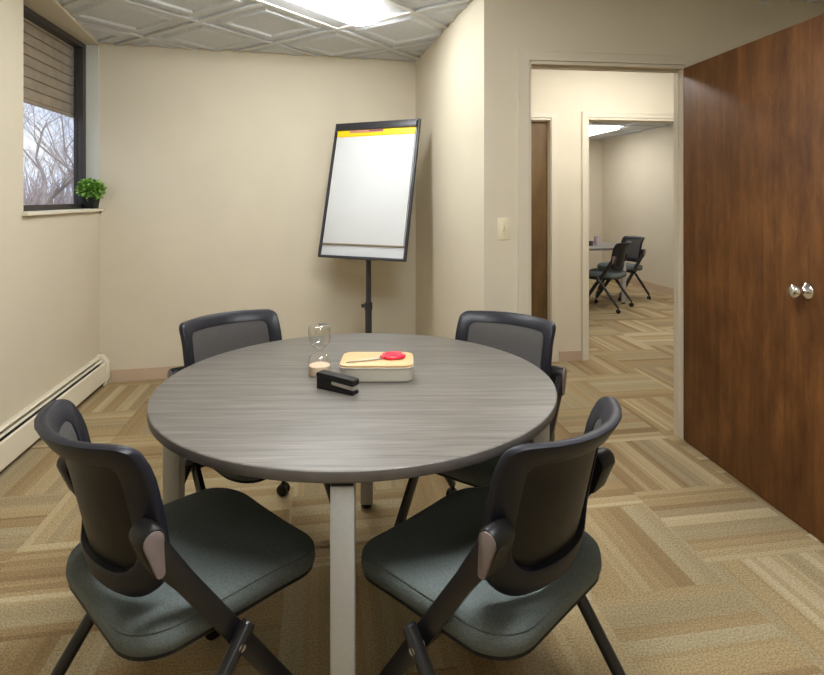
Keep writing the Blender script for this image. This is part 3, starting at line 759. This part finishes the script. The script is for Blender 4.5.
# stapler
a0 = Vector((-0.289, 1.785)); a1 = Vector((-0.168, 1.716)); sdv = a1-a0
st = thing('stapler', 'black desktop stapler in front of the hourglass', 'stapler', (*a0, ZT_), math.atan2(sdv.y, sdv.x))
st.scale = (0.93, 0.95, 0.93)
def side(mb, poly, w):
    mb.loops([[(x, -w, z) for x, z in poly], [(x, w, z) for x, z in poly]])
    bmesh.ops.bevel(mb.bm, geom=mb.bm.edges[:], offset=0.0015, segments=2, affect='EDGES')
mb = MB(); side(mb, [(0.0, 0.0), (0.148, 0.0), (0.148, 0.010), (0.085, 0.012), (0.058, 0.022), (0.046, 0.038), (0.0, 0.040)], 0.0165); mb.build('base', M['black'], st)
mb = MB(); side(mb, [(-0.001, 0.0405), (0.044, 0.0385), (0.060, 0.033), (0.149, 0.028), (0.150, 0.046), (0.142, 0.049), (0.004, 0.055), (-0.001, 0.052)], 0.018); mb.build('arm', M['black'], st)
mb = MB(); side(mb, [(0.055, 0.020), (0.147, 0.014), (0.147, 0.0275), (0.060, 0.0325)], 0.0135); mb.build('staple_magazine', M['steel'], st)

# ------------------------------------------------------------------ plant on the sill
pp = thing('potted_plant', 'small leafy green plant in a black pot on the window sill', 'plant', (*R2(XL-0.028, 4.315), 1.2545))
mb = MB(); mb.loops([[(x, y, z) for x, y in rrect(w, w, 0.008, 4, 1)] for w, z in ((0.036, 0.0), (0.044, 0.08), (0.039, 0.08), (0.036, 0.068))]); mb.build('pot', M['black'], pp)
mb = MB(); mb.loops([[(x, y, z) for x, y in rrect(w, w, 0.008, 4, 1)] for w, z in ((0.036, 0.066), (0.034, 0.072))]); mb.build('soil', M['soil'], pp)
mb = MB(); rnd = random.Random(3)
wallv = Vector((*R2(0, 1), 0))
def leaf(mb, p, dirv, ln, wd):
    dirv = dirv.normalized(); sidev = dirv.cross(Vector((rnd.uniform(-1, 1), rnd.uniform(-1, 1), 1.2)).normalized())
    if sidev.length < 1e-3: return
    sidev.normalize(); nv = sidev.cross(dirv)
    rows = [(0, 0.12), (0.3, 0.8), (0.6, 1.0), (0.85, 0.6), (1.0, 0.05)]
    lp = []
    for f, w in rows:
        c = p+dirv*(ln*f)-nv*(0.25*ln*f*f)
        lp.append([c-sidev*wd*w+nv*wd*0.25*w, c, c+sidev*wd*w+nv*wd*0.25*w])
    vs = [[mb.bm.verts.new(q) for q in r] for r in lp]
    for a in range(4):
        for b in range(2): mb.bm.faces.new((vs[a][b], vs[a][b+1], vs[a+1][b+1], vs[a+1][b]))
cc = Vector((0.0, 0.0, 0.132)) - wallv*0.0
for k in range(800):
    v = Vector((rnd.gauss(0, 1), rnd.gauss(0, 1), rnd.gauss(0, 0.9)+0.15)).normalized()
    r = 0.088*rnd.uniform(0.35, 0.9)
    p = cc + Vector((v.x*r, v.y*r, v.z*r*0.85))
    dw_ = (v+Vector((rnd.uniform(-.6, .6), rnd.uniform(-.6, .6), rnd.uniform(-.2, .7)))).normalized()
    end = p+dw_*0.026
    if end.dot(wallv)+Vector(R2(XL-0.028, 4.315)).dot(Vector(R2(0, 1))) > 4.385: continue
    leaf(mb, p, dw_, rnd.uniform(0.018, 0.030), rnd.uniform(0.007, 0.011))
mb.build('foliage', M['leaf'], pp, angle=80)
mb = MB()
for k in range(9):
    a = k*0.7; mb.tube([(0.01*math.cos(a), 0.01*math.sin(a), 0.066), (0.03*math.cos(a), 0.03*math.sin(a), 0.10), (0.055*math.cos(a), 0.055*math.sin(a), 0.14)], 0.0018, 6)
mb.build('stems', M['leaf'], pp)

# ------------------------------------------------------------------ outside
mb = MB(); mb.prism([(-60, -20), (-3.2, -20), (-3.2, 60), (-60, 60)], -1.0, -0.8)
tag(mb.build('ground', M['ground'], smooth=False), 'brown winter ground outside', 'ground', kind='structure')
def tree(loc, h, seed, label, lean=0.0, up=0.35, depth=6, group=None):
    rn = random.Random(seed); mb = MB()
    t = thing('bare_tree', label, 'tree', (*loc, -0.8), 0, group)
    def br(p, dv, ln, r, lv, m):
        pts = [p]; rs = [r]; q = p.copy(); dd_ = dv.copy()
        ns = 4
        for k in range(ns):
            dd_ = (dd_ + Vector((rn.uniform(-.28, .28), rn.uniform(-.28, .28), rn.uniform(-.15, .25)))).normalized()
            q = q + dd_*(ln/ns); pts.append(q.copy()); rs.append(max(0.004, r*(1-0.42*(k+1)/ns)))
        m.tube(pts, rs, 6 if lv < 3 else 3)
        if lv >= depth: return
        nb = 3 if lv < 4 else 2
        for b in range(nb):
            k = rn.choice((2, 3, 4)) if b else 4
            side_ = Vector((rn.uniform(-1, 1), rn.uniform(-1, 1), rn.uniform(-.25, .6)))
            nd_ = (dd_*0.55 + side_*0.75 + Vector((0, 0, up*0.3))).normalized()
            br(pts[k], nd_, ln*rn.uniform(.62, .8), rs[k]*0.72, lv+1, m2 if lv >= 0 else m)
    m2 = MB()
    base = Vector((0, 0, 0)); dv = Vector((lean, 0, 1)).normalized(); ln = h*0.3
    br(base, dv, ln, h*0.017, 0, mb)
    mb.build('trunk', M['bark'], t); m2.build('branches', M['bark'], t)
    return t
tree((-6.7, 10.6), 6.2, 11, 'nearest bare winter tree outside the window, spreading branches', depth=5)
tree((-8.6, 14.2), 6.0, 5, 'bare winter tree farther back, toward the right edge of the pane', depth=6)
tree((-11.4, 16.9), 5.0, 23, 'bare winter tree farther back, toward the left edge of the pane', depth=6)
mb = MB(); rn = random.Random(9)
for k in range(2600):
    y = rn.uniform(19, 26); x = -y*rn.uniform(0.45, 1.15); z0 = -0.8; hgt = rn.uniform(1.0, 3.3)
    dx, dy = rn.uniform(-.6, .6), rn.uniform(-.6, .6)
    mb.tube([(x, y, z0), (x+dx*0.5, y+dy*0.5, z0+hgt*0.6), (x+dx*1.3, y+dy*1.3, z0+hgt)], [0.03, 0.022, 0.008], 3)
tag(mb.build('thicket', M['twig'], smooth=False), 'pale brown thicket of bare twigs at the bottom of the window view', 'shrub', kind='stuff')

# ------------------------------------------------------------------ sky, camera, colour management
w = bpy.data.worlds.new('sky'); S.world = w; w.use_nodes = True; nt = w.node_tree
bg = nt.nodes['Background']; tc = N(nt, 'ShaderNodeTexCoord'); no = N(nt, 'ShaderNodeTexNoise'); no.inputs['Scale'].default_value = 5; no.inputs['Detail'].default_value = 5
L(nt, tc.outputs['Generated'], no.inputs['Vector'])
c = ramp(nt, no.outputs[0], [(0.35, (0.52, 0.66, 0.98)), (0.62, (0.92, 0.93, 1.0))])
L(nt, c, bg.inputs[0]); bg.inputs[1].default_value = 1.3
cam = bpy.data.cameras.new('camera'); co = bpy.data.objects.new('camera', cam); COL.objects.link(co)
co.location = (0, 0, HCAM); co.rotation_euler = (PI/2, 0, 0)
cam.sensor_fit = 'HORIZONTAL'; cam.sensor_width = 36; cam.lens = FPX/824*36
cam.shift_y = -(337.5-YH)/824; cam.clip_start = 0.05; cam.clip_end = 300
S.camera = co
vs = S.view_settings; vs.view_transform = 'Standard'; vs.look = 'None'; vs.gamma = 1.0; vs.exposure = 0.08; vs.use_curve_mapping = False
S.cycles.use_denoising = True; S.cycles.max_bounces = 10; S.cycles.diffuse_bounces = 6
S.cycles.caustics_reflective = False; S.cycles.caustics_refractive = False
